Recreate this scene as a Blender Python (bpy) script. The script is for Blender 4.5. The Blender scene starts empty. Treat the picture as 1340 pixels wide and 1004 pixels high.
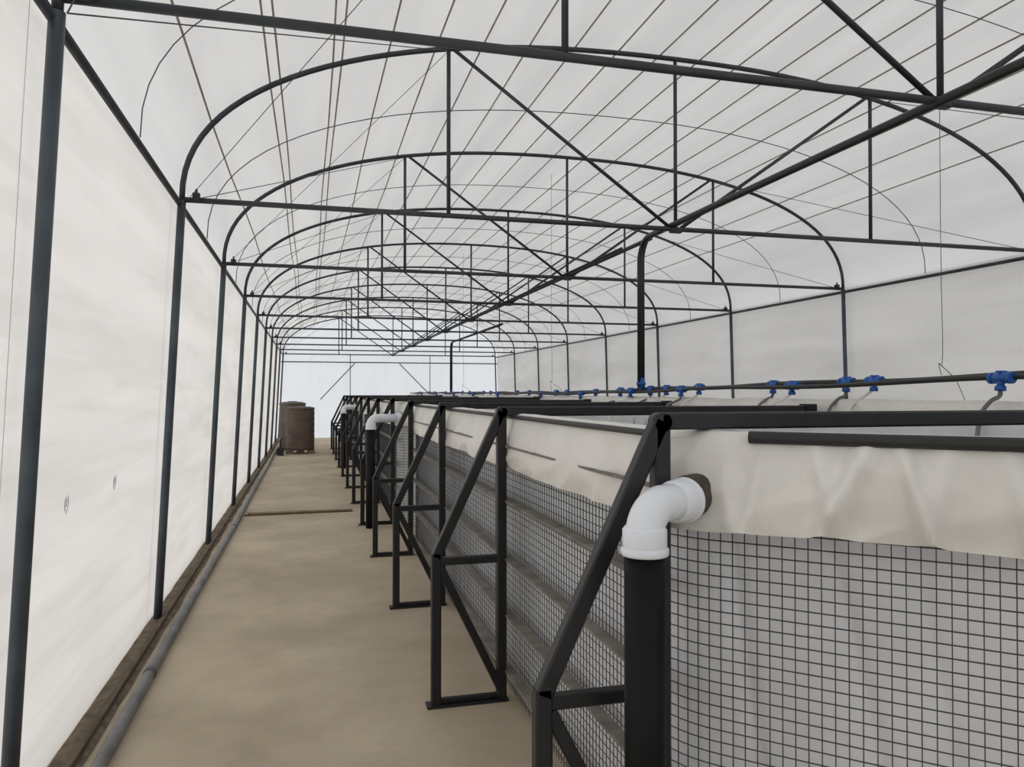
import bpy, math, random
from mathutils import Vector, Matrix, noise
random.seed(4)
H=1.6
scene=bpy.context.scene
scene.view_settings.view_transform='Standard'
scene.view_settings.look='None'

# ---------------- materials ----------------
def mat(name,col,rough=0.6,metal=0.0,var=0.15,nscale=8,bump=0.0,bscale=40,stretch=(1,1,1),col2=None,spec=0.5,stain=None):
    m=bpy.data.materials.new(name); m.use_nodes=True
    nt=m.node_tree; b=nt.nodes['Principled BSDF']
    tc=nt.nodes.new('ShaderNodeTexCoord'); mp=nt.nodes.new('ShaderNodeMapping')
    mp.inputs['Scale'].default_value=stretch
    nt.links.new(tc.outputs['Object'],mp.inputs['Vector'])
    n=nt.nodes.new('ShaderNodeTexNoise'); n.inputs['Scale'].default_value=nscale; n.inputs['Detail'].default_value=6
    nt.links.new(mp.outputs['Vector'],n.inputs['Vector'])
    r=nt.nodes.new('ShaderNodeValToRGB')
    c2=col2 if col2 else tuple(c*(1-var) for c in col)
    r.color_ramp.elements[0].position=0.35; r.color_ramp.elements[1].position=0.65
    r.color_ramp.elements[0].color=(*c2,1); r.color_ramp.elements[1].color=(*col,1)
    nt.links.new(n.outputs['Fac'],r.inputs['Fac'])
    colout=r.outputs['Color']
    if stain:
        n3=nt.nodes.new('ShaderNodeTexNoise'); n3.inputs['Scale'].default_value=stain[0]; n3.inputs['Detail'].default_value=9; n3.inputs['Roughness'].default_value=0.7
        nt.links.new(tc.outputs['Object'],n3.inputs['Vector'])
        r3=nt.nodes.new('ShaderNodeValToRGB'); r3.color_ramp.elements[0].position=0.36; r3.color_ramp.elements[1].position=0.58
        r3.color_ramp.elements[0].color=(*stain[1],1); r3.color_ramp.elements[1].color=(1,1,1,1)
        nt.links.new(n3.outputs['Fac'],r3.inputs['Fac'])
        mu=nt.nodes.new('ShaderNodeMix'); mu.data_type='RGBA'; mu.blend_type='MULTIPLY'; mu.inputs[0].default_value=1.0
        nt.links.new(colout,mu.inputs[6]); nt.links.new(r3.outputs['Color'],mu.inputs[7]); colout=mu.outputs[2]
    nt.links.new(colout,b.inputs['Base Color'])
    b.inputs['Roughness'].default_value=rough; b.inputs['Metallic'].default_value=metal
    b.inputs['Specular IOR Level'].default_value=spec
    if bump>0:
        n2=nt.nodes.new('ShaderNodeTexNoise'); n2.inputs['Scale'].default_value=bscale; n2.inputs['Detail'].default_value=5
        n2.inputs['Distortion'].default_value=0.8
        nt.links.new(mp.outputs['Vector'],n2.inputs['Vector'])
        bp=nt.nodes.new('ShaderNodeBump'); bp.inputs['Strength'].default_value=bump; bp.inputs['Distance'].default_value=0.01
        nt.links.new(n2.outputs['Fac'],bp.inputs['Height']); nt.links.new(bp.outputs['Normal'],b.inputs['Normal'])
    return m

def plastic(name,col,col2,trans=0.55,stretch=(1,0.3,1),nscale=1.2,bump=0.25,stain=None):
    m=bpy.data.materials.new(name); m.use_nodes=True
    nt=m.node_tree; nt.nodes.clear()
    out=nt.nodes.new('ShaderNodeOutputMaterial')
    tc=nt.nodes.new('ShaderNodeTexCoord'); mp=nt.nodes.new('ShaderNodeMapping'); mp.inputs['Scale'].default_value=stretch
    nt.links.new(tc.outputs['Object'],mp.inputs['Vector'])
    n=nt.nodes.new('ShaderNodeTexNoise'); n.inputs['Scale'].default_value=nscale; n.inputs['Detail'].default_value=5
    n.inputs['Distortion'].default_value=0.6
    nt.links.new(mp.outputs['Vector'],n.inputs['Vector'])
    r=nt.nodes.new('ShaderNodeValToRGB'); r.color_ramp.elements[0].position=0.3; r.color_ramp.elements[1].position=0.6
    r.color_ramp.elements[0].color=(*col2,1); r.color_ramp.elements[1].color=(*col,1)
    nt.links.new(n.outputs['Fac'],r.inputs['Fac'])
    colout=r.outputs['Color']
    for st in (stain or ()):
        mp2=nt.nodes.new('ShaderNodeMapping'); mp2.inputs['Scale'].default_value=st[0]
        nt.links.new(tc.outputs['Object'],mp2.inputs['Vector'])
        n3=nt.nodes.new('ShaderNodeTexNoise'); n3.inputs['Scale'].default_value=st[1]; n3.inputs['Detail'].default_value=4
        nt.links.new(mp2.outputs['Vector'],n3.inputs['Vector'])
        r3=nt.nodes.new('ShaderNodeValToRGB'); r3.color_ramp.elements[0].position=st[3]; r3.color_ramp.elements[1].position=st[4]
        r3.color_ramp.elements[0].color=(*st[2],1); r3.color_ramp.elements[1].color=(1,1,1,1)
        nt.links.new(n3.outputs['Fac'],r3.inputs['Fac'])
        mu=nt.nodes.new('ShaderNodeMix'); mu.data_type='RGBA'; mu.blend_type='MULTIPLY'; mu.inputs[0].default_value=1.0
        nt.links.new(colout,mu.inputs[6]); nt.links.new(r3.outputs['Color'],mu.inputs[7]); colout=mu.outputs[2]
    d=nt.nodes.new('ShaderNodeBsdfDiffuse'); t=nt.nodes.new('ShaderNodeBsdfTranslucent'); g=nt.nodes.new('ShaderNodeBsdfGlossy')
    g.inputs['Roughness'].default_value=0.35
    nt.links.new(colout,d.inputs['Color']); nt.links.new(colout,t.inputs['Color'])
    mx=nt.nodes.new('ShaderNodeMixShader'); mx.inputs['Fac'].default_value=trans
    nt.links.new(d.outputs[0],mx.inputs[1]); nt.links.new(t.outputs[0],mx.inputs[2])
    m2=nt.nodes.new('ShaderNodeMixShader'); m2.inputs['Fac'].default_value=0.05
    nt.links.new(mx.outputs[0],m2.inputs[1]); nt.links.new(g.outputs[0],m2.inputs[2])
    bp=nt.nodes.new('ShaderNodeBump'); bp.inputs['Strength'].default_value=bump; bp.inputs['Distance'].default_value=0.03
    nt.links.new(n.outputs['Fac'],bp.inputs['Height'])
    for s in (d,t,g): nt.links.new(bp.outputs['Normal'],s.inputs['Normal'])
    nt.links.new(m2.outputs[0],out.inputs['Surface'])
    return m

M_wall=plastic('wall_film',(0.89,0.87,0.84),(0.84,0.815,0.785),0.6,(1,0.35,1.6),1.5,0.3,(((1,0.25,3.0),1.3,(0.93,0.93,0.925),0.38,0.60),((1,0.5,6.0),1.6,(0.955,0.955,0.95),0.40,0.50)))  # horizontal colour noise paints faint shadows seen through the film; stain layers are grime
M_seam=plastic('film_overlap_seam',(0.70,0.70,0.69),(0.62,0.62,0.61),0.5)
M_roof=plastic('roof_film',(0.875,0.875,0.87),(0.81,0.81,0.81),0.52,(1,0.12,1),2.0,0.3,(((1.2,0.08,1.2),2.5,(0.94,0.94,0.945),0.38,0.60),))
M_end=plastic('end_film',(0.90,0.93,0.96),(0.86,0.90,0.94),0.7,(3,1,0.3),1.5)
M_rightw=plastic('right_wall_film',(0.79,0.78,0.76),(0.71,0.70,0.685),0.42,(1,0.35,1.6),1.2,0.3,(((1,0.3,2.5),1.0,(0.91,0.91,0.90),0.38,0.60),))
M_steel=mat('galvanised_steel_dark',(0.055,0.062,0.07),0.5,0.3,0.3,6)
M_post=mat('galvanised_post_blue_grey',(0.085,0.105,0.125),0.5,0.3,0.4,4)
M_black=mat('black_painted_steel',(0.020,0.020,0.022),0.42,0.0,0.3,10,spec=0.4)
M_rail=mat('dusty_steel_rail',(0.25,0.23,0.20),0.8,0,0.4,9)
M_wire=mat('black_mesh_wire',(0.06,0.064,0.072),0.6,0,0.2,5)
M_string=mat('roof_string',(0.42,0.37,0.32),0.9,0,0.3,5)
M_thin=mat('thin_cable',(0.12,0.12,0.12),0.8,0,0.3,5)
M_liner=mat('tank_liner_white',(0.93,0.94,0.97),0.45,0,0.10,3,0.6,4)
M_flap=mat('liner_flap_cream',(0.87,0.845,0.80),0.42,0,0.10,2.5,0.6,4,stain=(3.5,(0.93,0.925,0.91)))
M_floor=mat('dusty_concrete',(0.61,0.52,0.39),0.85,0,0.0,0.8,0.2,30,col2=(0.46,0.385,0.285),stain=(2.2,(0.86,0.85,0.83)))
M_soil=mat('soil',(0.20,0.16,0.11),0.95,0,0.5,14,0.8,50)
M_wood=mat('old_wood',(0.16,0.12,0.08),0.9,0,0.5,10,0.4,30,(4,0.5,4))
M_pvcg=mat('grey_pvc',(0.22,0.22,0.22),0.5,0,0.45,5)
M_pvcw=mat('white_pvc',(0.84,0.88,0.94),0.22,0,0.04,5)
M_pipeb=mat('black_pvc',(0.006,0.006,0.007),0.5,0,0.2,5,spec=0.2)
M_hole=mat('liner_cutout_gap_shade',(0.10,0.075,0.06),0.8,0,0.4,20)  # solid plug; shade of the gap around the drain exit is in its colour
M_hose=mat('black_hose',(0.02,0.02,0.02),0.5,0,0.2,5)
M_blue=mat('blue_fitting',(0.015,0.12,0.48),0.4,0,0.2,8)
M_water=mat('pond_water',(0.05,0.08,0.05),0.05,0,0.3,2)
M_drum=mat('brown_plastic_tank',(0.13,0.09,0.07),0.6,0,0.4,4)
M_drumg=mat('grey_plastic_tank',(0.17,0.14,0.115),0.6,0,0.4,4)
M_mark=mat('ink_print',(0.42,0.42,0.44),0.8,0,0.2,5)
M_batten=mat('sand_batten',(0.33,0.26,0.17),0.9,0,0.3,20)
M_stone=mat('concrete_block',(0.24,0.19,0.14),0.9,0,0.3,20)

# ---------------- mesh builder (all coordinates in units of H) ----------------
class B:
    def __init__(s): s.v=[]; s.f=[]; s.mi=[]; s.sm=[]; s.mats=[]
    def m(s,mt):
        if mt not in s.mats: s.mats.append(mt)
        return s.mats.index(mt)
    def tube(s,path,r,mt,seg=10,cap=True,radii=None):
        P=[Vector(p) for p in path]; k=s.m(mt); base=len(s.v)
        n=len(P)
        t0=(P[1]-P[0]).normalized()
        ref=Vector((0,0,1)) if abs(t0.z)<0.9 else Vector((1,0,0))
        u=t0.cross(ref).normalized()
        for i in range(n):
            if i==0: t=t0
            elif i==n-1: t=(P[i]-P[i-1]).normalized()
            else: t=((P[i+1]-P[i]).normalized()+(P[i]-P[i-1]).normalized()).normalized()
            u=(u-t*u.dot(t)).normalized(); w=t.cross(u)
            rr=radii[i] if radii else r
            for j in range(seg):
                a=2*math.pi*j/seg
                s.v.append((P[i]+(u*math.cos(a)+w*math.sin(a))*rr)*H)
        for i in range(n-1):
            for j in range(seg):
                a=base+i*seg+j; b=base+i*seg+(j+1)%seg
                s.f.append((a,b,b+seg,a+seg)); s.mi.append(k); s.sm.append(seg>4)
        if cap:
            s.f.append(tuple(base+j for j in reversed(range(seg)))); s.mi.append(k); s.sm.append(False)
            s.f.append(tuple(base+(n-1)*seg+j for j in range(seg))); s.mi.append(k); s.sm.append(False)
    def bar(s,p,q,w,h,mt,up=(0,0,1)):
        p=Vector(p);q=Vector(q); t=(q-p).normalized(); up=Vector(up)
        if abs(t.dot(up))>0.95: up=Vector((0,1,0))
        sd=t.cross(up).normalized(); up=sd.cross(t).normalized()
        k=s.m(mt); c=min(w,h)*0.12
        prof=[(-w/2+c,-h/2),(w/2-c,-h/2),(w/2,-h/2+c),(w/2,h/2-c),(w/2-c,h/2),(-w/2+c,h/2),(-w/2,h/2-c),(-w/2,-h/2+c)]
        base=len(s.v)
        for e in (p,q):
            for a,b in prof: s.v.append((e+sd*a+up*b)*H)
        for j in range(8):
            s.f.append((base+j,base+(j+1)%8,base+8+(j+1)%8,base+8+j)); s.mi.append(k); s.sm.append(False)
        s.f.append(tuple(base+j for j in reversed(range(8)))); s.f.append(tuple(base+8+j for j in range(8)))
        s.mi+= [k,k]; s.sm+=[False,False]
    def grid(s,fn,nu,nv,mt,smooth=True):
        base=len(s.v);k=s.m(mt)
        for i in range(nu+1):
            for j in range(nv+1):
                s.v.append(Vector(fn(i/nu,j/nv))*H)
        for i in range(nu):
            for j in range(nv):
                a=base+i*(nv+1)+j
                s.f.append((a,a+nv+1,a+nv+2,a+1)); s.mi.append(k); s.sm.append(smooth)
    def poly(s,pts,mt):
        base=len(s.v);k=s.m(mt)
        for p in pts: s.v.append(Vector(p)*H)
        s.f.append(tuple(range(base,base+len(pts)))); s.mi.append(k); s.sm.append(False)
    def mirror(s,xc):
        for v in s.v: v.x=2*xc*H-v.x
    def build(s,name,parent=None):
        me=bpy.data.meshes.new(name); me.from_pydata([tuple(v) for v in s.v],[],s.f)
        for mt in s.mats: me.materials.append(mt)
        me.polygons.foreach_set('material_index',s.mi); me.polygons.foreach_set('use_smooth',s.sm)
        me.update()
        o=bpy.data.objects.new(name,me); scene.collection.objects.link(o)
        if parent: o.parent=parent
        return o
def empty(name):
    e=bpy.data.objects.new(name,None); scene.collection.objects.link(e); return e
def smoothpath(P,n=8):
    P=[Vector(p) for p in P]; out=[]
    for i in range(len(P)-1):
        p0=P[max(i-1,0)];p1=P[i];p2=P[i+1];p3=P[min(i+2,len(P)-1)]
        for k in range(n):
            t=k/n
            out.append(0.5*((2*p1)+(p2-p0)*t+(2*p0-5*p1+4*p2-p3)*t*t+(3*p1-p0-3*p2+p3)*t**3))
    out.append(P[-1]); return out

# ---------------- greenhouse dims ----------------
XL,XR=-0.545,4.25; XC=(XL+XR)/2; HW=(XR-XL)/2
ZE=1.85; RISE=0.90
BL=-0.635; BR=4.30
R0=1.90; DR=1.735; Y0=R0-3*DR; Y1=R0+9*DR
def arch(a,off=0.0):
    n=2/2.3
    c=math.cos(a); s_=math.sin(a)
    x=XC-(HW+off)*math.copysign(abs(c)**n,c); z=ZE+(RISE+off)*abs(s_)**n
    return x,z
def archz(x,off=0.0):
    q=min(1,abs((x-XC)/(HW+off))); return ZE+(RISE+off)*(1-q**2.3)**(1/2.3)

# floor
b=B(); b.grid(lambda u,v:(-0.72+u*(4.45+0.72),Y0+v*(Y1-Y0),0),20,60,M_floor,False)
b.build('floor')
# walls
b=B()
def wl(u,v):
    y=Y0+u*(Y1-Y0); z=v*(ZE+0.01)
    ph=(y-R0)/DR
    bul=0.006*math.sin(v*math.pi)*math.sin(math.pi*(ph%1))+0.005*noise.noise(Vector((y*1.6,z*3.0,2)))+0.002*noise.noise(Vector((y*4+z*3,z*2.0,8)))
    return (BL-0.037+(XL-BL)*v-bul, y, z)
b.grid(wl,600,36,M_wall)
for k in range(-3,10):
    for dy,wd in ((-0.075,0.005),(0.05,0.002)):
        y=R0+k*DR+dy
        if not (Y0<y<Y1): continue
        b.grid(lambda u,v:(BL-0.0295+(XL-BL)*v,y+u*wd+0.004*math.sin(v*5),v*ZE),1,10,M_seam)
for y in (1.78,2.30,2.83,3.75):
    z=0.70; v=z/ZE; cx=BL-0.028+(XL-BL)*v
    for q in (1.0,0.72):
        ring=[(cx+0.05*(0.03*math.sin(a))*q,y+0.018*math.cos(a)*q,z+0.024*math.sin(a)*q*(1+0.1*math.sin(3*a))) for a in [2*math.pi*i/16 for i in range(14 if q<1 else 17)]]
        b.tube(ring,0.0006,M_mark,4)
    b.tube([(cx,y-0.006,z-0.008),(cx,y+0.002,z+0.012),(cx,y+0.006,z-0.010),(cx,y-0.004,z+0.006),(cx,y+0.008,z+0.008)],0.0006,M_mark,4)
b.build('wall_left')
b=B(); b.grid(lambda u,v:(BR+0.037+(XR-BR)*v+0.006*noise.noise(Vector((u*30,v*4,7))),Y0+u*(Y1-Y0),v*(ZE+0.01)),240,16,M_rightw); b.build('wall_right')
b=B()
def cl(u,v):
    a=math.pi*v; x,z=arch(a,0.03); y=Y0+u*(Y1-Y0)
    return (x,y,z+0.006*noise.noise(Vector((x*5,y*1.2,3))))
b.grid(cl,160,120,M_roof); b.build('ceiling')
def endwall(y,name):
    b=B(); pts=[(BL-0.035,y,0)]
    for i in range(41):
        x,z=arch(math.pi*i/40,0.03); pts.append((x,y,z))
    pts.append((BR+0.035,y,0)); b.poly(pts,M_end)
    return b.build(name)
endwall(Y1+0.03,'wall_back'); endwall(Y0-0.03,'wall_front')

# frames
G=empty('greenhouse_frame')
def frame(k):
    y=R0+k*DR; zb=1.885 if k==0 else ZE+0.005
    b=B()
    b.tube([(BL,y,0.0),(XL,y,ZE)],0.0175,M_post,14)
    b.tube([(BR,y,0.0),(XR,y,ZE)],0.016,M_post,12)
    b.tube([(arch(math.pi*i/56)[0],y,arch(math.pi*i/56)[1]) for i in range(57)],0.0125,M_steel,10)
    b.tube([(XL,y,zb),(XR,y,zb)],0.0125,M_steel,10)
    for xx in (XL+0.06,XR-0.06):
        b.bar((xx-0.015,y,zb+0.012),(xx+0.015,y,zb+0.012),0.03,0.04,M_black)
        b.tube([(xx,y,zb),(xx,y,zb+0.05)],0.006,M_black,6)
    for xx in (0.65,XC,3.06):
        b.tube([(xx,y,zb),(xx,y,archz(xx))],0.010,M_steel,8)
    b.tube([(0.67,y,archz(0.67)),(XC-0.02,y,zb)],0.0095,M_steel,8)
    b.tube([(3.04,y,archz(3.04)),(XC+0.02,y,zb)],0.0095,M_steel,8)
    b.bar((XC-0.03,y,zb-0.005),(XC+0.03,y,zb-0.005),0.03,0.03,M_steel)
    b.build('arch_truss',G)
for k in range(-3,10): frame(k)
b=B()
b.tube([(XL-0.012,Y0,ZE-0.01),(XL-0.012,Y1,ZE-0.01)],0.013,M_steel,8)
b.tube([(XR+0.012,Y0,ZE-0.02),(XR+0.012,Y1,ZE-0.02)],0.012,M_steel,8)
b.build('eave_purlins',G)
b=B(); b.tube([(XC+0.03,4.0,ZE+0.03),(XC+0.03,Y1,ZE+0.03)],0.013,M_steel,8); b.tube([(XC-0.02,4.3,ZE+0.026),(XC-0.02,Y1,ZE+0.026)],0.008,M_hose,8); b.build('centre_purlin',G)
b=B()
ye=Y1-0.02
for x in (0.9,2.7): b.tube([(x,ye,0),(x,ye,ZE)],0.008,M_steel,8)
b.tube([(1.0,ye,1.66),(0.25,ye,0.85)],0.010,M_steel,8)
b.tube([(2.0,ye,1.66),(2.7,ye,0.95)],0.010,M_steel,8)
b.tube([(BL,ye,1.68),(BR,ye,1.68)],0.012,M_steel,8)
b.build('end_wall_bracing',G)

# strings under the roof
b=B()
xs=[-0.42,-0.17,-0.13,0.10,0.14]+[0.36+0.235*i for i in range(17)]
for i,x in enumerate(xs):
    if x>XR-0.15: continue
    P=[]; y=Y0; j=0
    while y<=Y1+0.01:
        xx=x+0.006*math.sin(j*1.3+i); P.append((xx,y,archz(xx)+0.0175)); y+=DR/2; j+=1
    b.tube(P,0.0045,M_string,5)
b.build('roof_support_strings')
b=B()
for k in range(-3,9):
    y=R0+(k+0.5)*DR
    b.tube([(arch(math.pi*i/40,0.0)[0],y,arch(math.pi*i/40,0.0)[1]) for i in range(41)],0.0022 if k<1 else 0.003,M_thin,5)
    ya=R0+k*DR; yb=ya+DR
    b.tube([(XL+0.02,ya,ZE),(0.65,yb,archz(0.65)-0.01)],0.002,M_thin,4)
    b.tube([(XL+0.02,yb,ZE),(0.65,ya,archz(0.65)-0.01)],0.002,M_thin,4)
    b.tube([(XR-0.02,ya,ZE),(3.06,yb,archz(3.06)-0.01)],0.002,M_thin,4)
b.build('roof_bracing_cables',G)

def feed(x,ya,yb,zb,name):
    b=B()
    for dx,dy,dz in ((0,0,0),(0.022,0.015,0.012)):
        P=[(x+dx,ya,ZE+0.03+dz),(x+dx,yb-0.12,ZE+0.025+dz)]
        pts=[Vector(p) for p in P]
        for i in range(1,9):
            a=math.pi/2*i/8
            pts.append(Vector((x+dx,yb+dy-0.12+0.13*math.sin(a),ZE+0.025+dz-0.13*(1-math.cos(a)))))
        pts.append(Vector((x+dx,yb+dy+0.01,zb)))
        b.tube(pts,0.0145,M_hose,10)
    b.tube([(x+0.01,yb+0.015,zb-0.01),(x+0.01,yb+0.015,zb+0.05)],0.022,M_blue,12)
    b.tube([(x+0.01,yb+0.015,zb+0.01),(x+0.01,yb+0.015,zb+0.025)],0.027,M_blue,12)
    return b.build(name,G)
feed(XC-0.02,Y0,4.03,1.035,'overhead_supply_pipe')
feed(XC+0.55,9.6,13.2,1.0,'overhead_supply_pipe')

# base details on the left
b=B()
def soil(u,v):
    y=Y0+u*(Y1-Y0); x=BL-0.03+v*(0.085+0.012*noise.noise(Vector((y*3,0,0))))
    n=noise.noise(Vector((x*25,y*7,0)))
    return (x,y,0.006+0.010*n+0.008*math.sin(math.pi*v))
b.grid(soil,500,7,M_soil); b.build('soil_strip')
b=B(); b.bar((BL+0.028,Y0+0.02,0.012),(BL+0.028,Y1-0.02,0.012),0.022,0.03,M_wood); b.build('trim_1')
b=B(); P=[]
y=Y0+0.03
while y<Y1-0.05:
    P.append((-0.53+0.004*math.sin(y*1.3),y,0.020)); y+=0.4
b.tube(P,0.019,M_pvcg,12)
for y in (2.9,5.9,8.9): b.tube([(-0.53+0.004*math.sin(y*1.3),y,0.020),(-0.53+0.004*math.sin(y*1.3),y+0.06,0.020)],0.022,M_pvcg,12)
b.build('drainage_pipe')
b=B(); b.bar((-0.48,6.62,0.008),(0.36,6.62,0.008),0.05,0.016,M_batten); b.bar((-0.50,6.54,0.006),(0.36,6.57,0.006),0.012,0.012,M_wood); b.build('floor_batten')

# ---------------- tanks ----------------
TX0,TX1=0.665,1.79
def perimeter(ya,yb,ch,r=0.09):
    x0=TX0; x1=TX1
    c=[(x0,ya),(x0+ch,ya-ch),(x1-ch,ya-ch),(x1,ya),(x1,yb-0.2),(x1-0.2,yb),(x0+0.2,yb),(x0,yb-0.2)]
    C=[Vector((p[0],p[1],0)) for p in c]; out=[]; n=len(C)
    for i in range(n):
        p=C[i]; A=C[i-1]-p; Bv=C[(i+1)%n]-p; rr=min(r,A.length*0.45,Bv.length*0.45)
        s=p+A.normalized()*rr; e=p+Bv.normalized()*rr
        for k in range(7):
            t=k/6; out.append((1-t)**2*s+2*t*(1-t)*p+t*t*e)
    out.append(out[0].copy()); D=[out[0]]
    for i in range(len(out)-1):
        L=(out[i+1]-out[i]).length; k=max(1,int(L/0.02))
        for j in range(1,k+1): D.append(out[i].lerp(out[i+1],j/k))
    return D
def resample(D,step):
    acc=[0]
    for i in range(len(D)-1): acc.append(acc[-1]+(D[i+1]-D[i]).length)
    n=int(acc[-1]/step); out=[];j=0
    for i in range(n+1):
        s=acc[-1]*i/n
        while j<len(D)-2 and acc[j+1]<s: j+=1
        t=(s-acc[j])/max(1e-9,acc[j+1]-acc[j]); out.append(D[j].lerp(D[j+1],min(1,max(0,t))))
    return out
def norms(P):
    N=[]
    n=len(P)
    for i in range(n):
        a=P[n-2] if i==0 else P[i-1]; c=P[1] if i==n-1 else P[i+1]
        t=(c-a).normalized(); N.append(Vector((t.y,-t.x,0)))
    c=sum(P,Vector())/n
    if N[0].dot(P[0]-c)<0: N=[-v for v in N]
    return N
def ridged(x,y,z): return (1-abs(noise.noise(Vector((x,y,z))))*2.2)

def tank(ya,nb,ch,mirror=False,sp=1.15):
    T=empty('fish_tank')
    yl=ya+sp*(nb-1)
    RZ=0.925
    def done(b,name):
        if mirror: b.mirror(XC)
        return b.build(name,T)
    near=(not mirror and ya<2)
    step=0.006 if near else 0.02
    D=perimeter(ya+0.04,yl+0.42,ch)
    P=resample(D,step); N=norms(P); n=len(P)
    def surf(off,z0,z1,nv,mt,fn,name):
        b=B(); k=b.m(mt)
        for i in range(n):
            for j in range(nv+1):
                v=j/nv; z=z0+(z1-z0)*v
                o,dz=fn(i,v,P[i]); p=P[i]+N[i]*(off+o); b.v.append(Vector((p.x,p.y,z+dz))*H)
        for i in range(n-1):
            for j in range(nv):
                a=i*(nv+1)+j; b.f.append((a,a+nv+1,a+nv+2,a+1)); b.mi.append(k); b.sm.append(True)
        done(b,name)
    def lin(i,v,p):
        o=0.005*noise.noise(Vector((p.x*5,p.y*5,v*5)))-0.010+0.004*ridged(p.x*2.5+v*1.5,p.y*2.5,v*1.2)
        if near and p.y<ya:
            for x0,sl in ((0.82,-0.08),(0.93,-0.14),(1.03,-0.10)):
                q=(p.x-(x0-sl*(1-v)-0.10))/0.012; o-=0.012*math.exp(-q*q)
        return (o,0)
    surf(-0.008,0.0,RZ,40 if near else 16,M_liner,lin,'liner_outer')
    surf(-0.04,0.55,RZ+0.005,6,M_liner,lambda i,v,p:(0.006*noise.noise(Vector((p.x*6,p.y*6,v*3))),0),'liner_inner')
    def flap(i,v,p):
        w=(1-v)
        f=noise.noise(Vector((p.x*3.0,p.y*3.0,1.7+v*0.5)))
        g=ridged(p.x*2.6+w*0.5,p.y*2.6-w*0.4,v*0.5+3)
        dz=-w*(0.014*noise.noise(Vector((p.x*1.8,p.y*1.8,5))))
        o=0.012+w**0.8*(0.018+0.018*f+0.012*g)+0.010*math.sin(math.pi*min(1,v*1.1))
        if near and p.y<ya+0.05:
            for x0,sl,am,wd in ((0.735,0.02,0.014,0.013),(0.79,-0.02,0.016,0.011),(0.845,0.035,0.028,0.012),(0.905,-0.045,0.055,0.014),(0.938,0.035,0.045,0.010),(0.985,-0.02,0.026,0.014),(1.04,0.03,0.026,0.012),(1.09,-0.02,0.02,0.012)):
                q=(p.x-(x0+sl*w))/wd; o+=am*w**0.5*math.exp(-q*q)
                dz+=0.25*am*w*math.exp(-q*q)
            o+=0.009*w**0.4*ridged(p.x*7,p.y*7-w*1.2,v*2+9)
        elif near:
            o+=0.008*w**0.5*ridged(p.x*5,p.y*5-w*1.0,v*1.5+9)
        return (o,dz)
    surf(0.0,0.750,RZ-0.006,30 if near else 12,M_flap,flap,'liner_flap')
    b=B(); segs=8; k=b.m(M_flap)
    for i in range(n):
        for j in range(segs+1):
            a=math.pi*j/segs
            cx=-0.012+0.026*math.cos(a); z=RZ-0.008+0.014*math.sin(a)
            p=P[i]+N[i]*cx; b.v.append(Vector((p.x,p.y,z+0.005*noise.noise(Vector((p.x*9,p.y*9,a)))))*H)
    for i in range(n-1):
        for j in range(segs):
            a=i*(segs+1)+j; b.f.append((a,a+segs+1,a+segs+2,a+1)); b.mi.append(k); b.sm.append(True)
    done(b,'liner_rim_fold')
    b=B(); q=[P[i]+N[i]*0.020+Vector((0,0,RZ-0.004)) for i in range(0,n,2)]
    lo=[p for p in q if ya+0.10<p.y<yl+0.2 and p.x<TX0+0.05]
    fr=[p for p in q if p.y<ya-0.07 and p.x<TX1-0.12]
    if len(fr)>2: fr.sort(key=lambda p:p.x); b.tube(fr,0.0115,M_hose,10)
    if len(lo)>2: lo.sort(key=lambda p:p.y); b.tube(lo,0.007,M_hose,8)
    done(b,'rim_pipe')
    b=B(); st=0.0215
    W=resample(D,st); WN=norms(W)
    for w_,nn in zip(W,WN):
        p=w_+nn*0.003
        b.tube([(p.x,p.y,0.0),(p.x,p.y,0.90)],0.00125,M_wire,4,cap=False)
    z=0.02
    stp=4 if near else 2
    Q=[P[i]+N[i]*0.005 for i in range(0,n,stp)]
    if (n-1)%stp: Q.append(P[-1]+N[-1]*0.005)
    while z<0.90:
        b.tube([(p.x,p.y,z) for p in Q],0.00125,M_wire,4,cap=False); z+=st
    done(b,'wire_mesh')
    b=B(); k=b.m(M_water); idx=[]
    for i in range(0,n-1,3):
        p=P[i]-N[i]*0.045; b.v.append(Vector((p.x,p.y,0.80))*H); idx.append(len(b.v)-1)
    b.f.append(tuple(idx)); b.mi.append(k); b.sm.append(False); done(b,'water')
    b=B()
    for z in (0.825,0.645,0.457,0.275,0.095):
        xr=0.636
        b.bar((xr,ya+0.03,z),(xr,yl+0.2,z),0.034,0.006,M_rail)
        b.bar((xr+0.014,ya+0.03,z-0.012),(xr+0.014,yl+0.2,z-0.012),0.006,0.024,M_rail)
    done(b,'side_rails')
    w=0.031
    for kk in range(nb):
        y=ya+kk*sp; b=B(); zt=0.948 if kk==0 else 0.938
        xo,xi=0.395,0.610
        if kk==0: xi=0.620
        zt2=0.475
        b.bar((xo,y,0),(xo,y,zt2+0.01),w,w,M_black)
        b.bar((xi,y,0),(xi,y,zt),w,w,M_black)
        b.bar((xo,y,zt2-0.015),(xi,y,zt2-0.015),w*0.8,w*0.8,M_black)
        b.bar((xo,y,zt2),(xi,y,zt),w,w,M_black)
        b.bar((xo+0.012,y,zt2-0.03),(xi,y,0.03),w*0.8,w*0.8,M_black)
        b.bar((xo-0.03,y,0.004),(xi+0.02,y,0.004),0.05,0.008,M_black)
        b.bar((xo,y,0.016),(xi,y,0.016),w*0.6,w*0.5,M_black)
        b.tube([(xi,y-w/2,zt-0.002),(xi,y+w/2,zt-0.002)],w*0.56,M_black,16)
        b.bar((xi,y,zt),(TX1-0.02,y,zt),w,w,M_black)
        b.bar((TX1-0.04,y,zt+0.004),(TX1+0.0,y,zt+0.004),0.05,0.034,M_black)
        done(b,'support_bracket')
    return T

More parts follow.
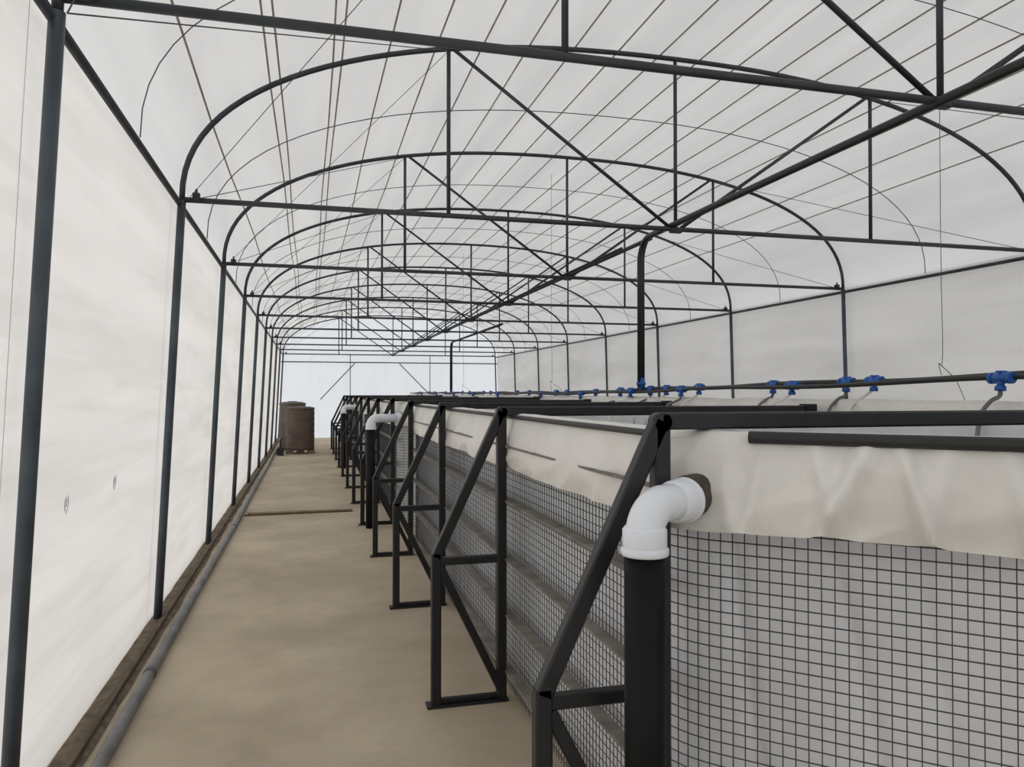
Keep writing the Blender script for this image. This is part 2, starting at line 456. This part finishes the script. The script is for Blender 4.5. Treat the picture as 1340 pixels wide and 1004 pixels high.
tank(1.28,4,0.46)
tank(5.88,4,0.42)
tank(10.48,4,0.42)
tank(1.28,4,0.46,True)
tank(5.88,4,0.42,True)
tank(10.48,4,0.42,True)

# central liner ridge between the two rows
LD=empty('liner_divider')
b=B()
def ridge(u,v):
    y=1.15+u*13.1
    a=math.pi*v
    n1=noise.noise(Vector((y*3,v*2,0))); n2=noise.noise(Vector((y*8,v*3,4)))
    wd=0.036+0.008*n1+0.003*n2
    x=XC-wd*math.cos(a); z=0.872+(0.105+0.006*n1)*(math.sin(a)**0.55 if 0<v<1 else 0)+0.003*n2
    return (x,y,z)
b.grid(ridge,420,16,M_flap)
b.build('divider_sheet',LD)
b=B()
y=1.2
while y<14.3:
    b.bar((XC,y,0),(XC,y,0.86),0.025,0.025,M_black); y+=1.15
b.bar((XC,1.2,0.855),(XC,14.2,0.855),0.025,0.03,M_black)
b.build('divider_rail',LD)

# drain elbows
def drain(px,py,L,name,d=(0.88,0.475,0)):
    b=B(); r=0.0325
    ztop=0.808; d=Vector(d).normalized()
    R=0.050
    zc=0.730
    c0=Vector((px,py,0)); Z=lambda z: Vector((0,0,z))
    pts=[c0+Z(zc+0.01)]
    for i in range(0,13):
        a=math.pi/2*i/12
        pts.append(c0+d*(R*(1-math.cos(a)))+Z(ztop-R+R*math.sin(a)))
    pts.append(c0+d*L+Z(ztop))
    b.tube(pts,r,M_pvcw,32)
    b.tube([c0+Z(zc),c0+Z(zc+0.002),c0+Z(zc+0.040),c0+Z(zc+0.046)],r,M_pvcw,32,radii=[0.036,0.0375,0.0375,0.033])
    b.tube([c0+Z(zc-0.003),c0+Z(zc),c0+Z(zc+0.008),c0+Z(zc+0.011)],r,M_pvcw,32,radii=[0.039,0.0408,0.0408,0.038])
    b.tube([c0+d*(L-0.046)+Z(ztop),c0+d*(L-0.041)+Z(ztop),c0+d*(L-0.008)+Z(ztop),c0+d*L+Z(ztop)],r,M_pvcw,32,radii=[0.033,0.0375,0.038,0.036])
    b.tube([c0+d*(L-0.013)+Z(ztop),c0+d*(L-0.010)+Z(ztop),c0+d*(L-0.004)+Z(ztop),c0+d*(L-0.001)+Z(ztop)],r,M_pvcw,32,radii=[0.039,0.041,0.041,0.039])
    b.tube([c0+Z(0.0),c0+Z(zc+0.004)],0.0345,M_pipeb,28)
    b.tube([c0+d*(L-0.004)+Z(ztop+0.004),c0+d*(L+0.035)+Z(ztop+0.006)],0.039,M_hole,20)
    return b.build(name)
drain(0.547,1.188,0.125,'drain_pipe')
drain(0.445,5.74,0.265,'drain_pipe')
drain(0.445,10.34,0.265,'drain_pipe')

# hoses with blue fittings
A=empty('aeration_hose_line')
def hz(y):
    pts=[(0,1.06),(1.67,1.048),(2.24,1.040),(2.8,1.032),(4.1,1.018),(5,1.003),(8,1.0),(20,1.0)]
    for (a,za),(c,zc) in zip(pts,pts[1:]):
        if a<=y<=c: return za+(zc-za)*(y-a)/(c-a)
    return 1.0
HX=1.87
hx1=lambda y:HX-0.012*math.sin(y*2.1)
b=B(); P=[]; y=0.9
while y<14.1:
    P.append(Vector((hx1(y),y,hz(y)+0.004*math.sin(y*5.3)))); y+=0.08
b.tube(P,0.010,M_hose,10)
P=[]; y=1.5
while y<14.1:
    P.append(Vector((HX-0.045+0.02*math.sin(y*1.7),y,hz(y)-0.010+0.005*math.sin(y*4.1+1)))); y+=0.08
b.tube(P,0.008,M_hose,8)
b.build('hoses',A)
b=B()
fy=[1.67,2.22,2.36,2.60,2.80,3.40,3.52,3.75,3.95,4.15,4.40,4.85,5.0,5.45,5.7,5.95,6.4,6.8,7.4,7.95,8.3,8.6,9.0,9.4,9.8,10.2,10.7,11.2,11.7,12.2,12.7,13.2]
s=0.78
for i,y in enumerate(fy):
    x=hx1(y) if i%3 else HX-0.045; z=hz(y)-(0 if i%3 else 0.008)
    b.tube([(x,y-0.035*s,z),(x,y-0.03*s,z),(x,y+0.03*s,z),(x,y+0.035*s,z)],0.017,M_blue,12,radii=[0.014*s,0.019*s,0.019*s,0.014*s])
    b.tube([(x,y-0.045*s,z),(x,y-0.028*s,z)],0.0205*s,M_blue,12)
    b.tube([(x,y+0.028*s,z),(x,y+0.045*s,z)],0.0205*s,M_blue,12)
    b.tube([(x,y,z+0.012*s),(x-0.004,y,z-0.045*s)],0.0125*s,M_blue,10)
    b.tube([(x-0.003,y,z-0.028*s),(x-0.004,y,z-0.045*s)],0.018*s,M_blue,10)
    b.bar((x-0.016,y,z+0.022*s),(x+0.016,y,z+0.022*s),0.008,0.006,M_blue)
    if i%2==0:
        b.tube(smoothpath([(x-0.004,y,z-0.03),(x-0.012,y-0.004,z-0.05),(x-0.05,y-0.01,z-0.065),(x-0.09,y-0.015,0.93),(x-0.11,y-0.02,0.82)],5),0.006,M_pvcg,8)
    else:
        b.tube(smoothpath([(x-0.004,y,z-0.03),(x-0.03,y+0.02,z-0.055),(x-0.08,y+0.03,0.94),(x-0.12,y+0.03,0.82)],5),0.005,M_flap,8)
b.build('blue_valves',A)
b=B()
for y in (1.92,5.8,9.4): 
    b.tube(smoothpath([(HX,y,archz(HX)),(HX,y,1.5),(HX+.005,y,1.12),(HX-.01,y,1.09),(HX,y,hz(y)+0.01)],4),0.0014,M_thin,4)
    b.tube(smoothpath([(HX-.01,y,1.09),(HX+.03,y,1.06),(HX+.08,y+.02,1.03),(HX+.13,y+.02,0.93)],4),0.0014,M_thin,4)
b.build('hanger_wires',A)

# water drums at the far end of the aisle
def drum(x,y,r,h,mt,z0=0.0):
    b=B(); pts=[];rad=[]
    n=44
    for i in range(n+1):
        t=i/n; z=z0+h*t*0.93; rr=r*(1+0.007*math.sin(t*math.pi*14))
        if t<0.03: rr=r*0.96
        pts.append((x,y,z)); rad.append(rr)
    for t,rf in ((0.935,1.03),(0.955,1.03),(0.965,0.95),(0.985,0.70),(0.99,0.35),(1.0,0.33)):
        pts.append((x,y,z0+h*t)); rad.append(r*rf)
    b.tube(pts,r,mt,32,radii=rad)
    b.build('water_storage_drum')
def blocks(x,y,w,h):
    b=B()
    for i in range(3):
        b.bar((x-w/2+w*i/2,y-w*0.45,h/2),(x-w/2+w*i/2,y+w*0.45,h/2),w*0.36,h,M_stone)
    b.build('drum_base_blocks')
blocks(-0.13,13.1,0.34,0.06); drum(-0.13,13.1,0.225,0.72,M_drum,0.061)
drum(-0.275,14.1,0.225,0.85,M_drumg,0.0)
# small water pump beside the drums
b=B(); px,py=-0.43,12.75
b.bar((px-0.05,py,0.008),(px+0.05,py,0.008),0.12,0.016,M_black)
b.tube([(px,py-0.06,0.075),(px,py-0.055,0.075),(px,py+0.06,0.075),(px,py+0.065,0.075)],0.05,M_black,16,radii=[0.04,0.05,0.05,0.04])
b.tube([(px,py-0.10,0.075),(px,py-0.06,0.075)],0.06,M_hose,16)
b.tube([(px,py-0.08,0.11),(px,py-0.08,0.24),(px+0.03,py-0.08,0.27)],0.014,M_hose,8)
b.bar((px-0.025,py,0.02),(px-0.025,py+0.0001,0.04),0.1,0.02,M_black)
b.build('water_pump')

# ---------------- lights / world ----------------
w=bpy.data.worlds.new('overcast_sky'); scene.world=w; w.use_nodes=True
bg=w.node_tree.nodes['Background']; bg.inputs['Color'].default_value=(0.98,0.985,1.0,1); bg.inputs['Strength'].default_value=1.02
sd=bpy.data.lights.new('soft_sun','SUN'); sd.energy=1.0; sd.angle=math.radians(40); sd.color=(1,0.95,0.88)
so=bpy.data.objects.new('soft_sun',sd); scene.collection.objects.link(so)
so.rotation_euler=Vector((0.75,0.25,-0.62)).to_track_quat('-Z','Y').to_euler()

# ---------------- camera ----------------
cd=bpy.data.cameras.new('camera'); cd.sensor_width=36; cd.lens=36*1000/1340; cd.clip_start=0.02; cd.clip_end=200
co=bpy.data.objects.new('camera',cd); scene.collection.objects.link(co)
co.location=(0,0,H)
yaw=math.radians(14.9); pitch=math.atan(12/1000)
co.rotation_euler=(math.pi/2+pitch,0,-yaw)
scene.camera=co
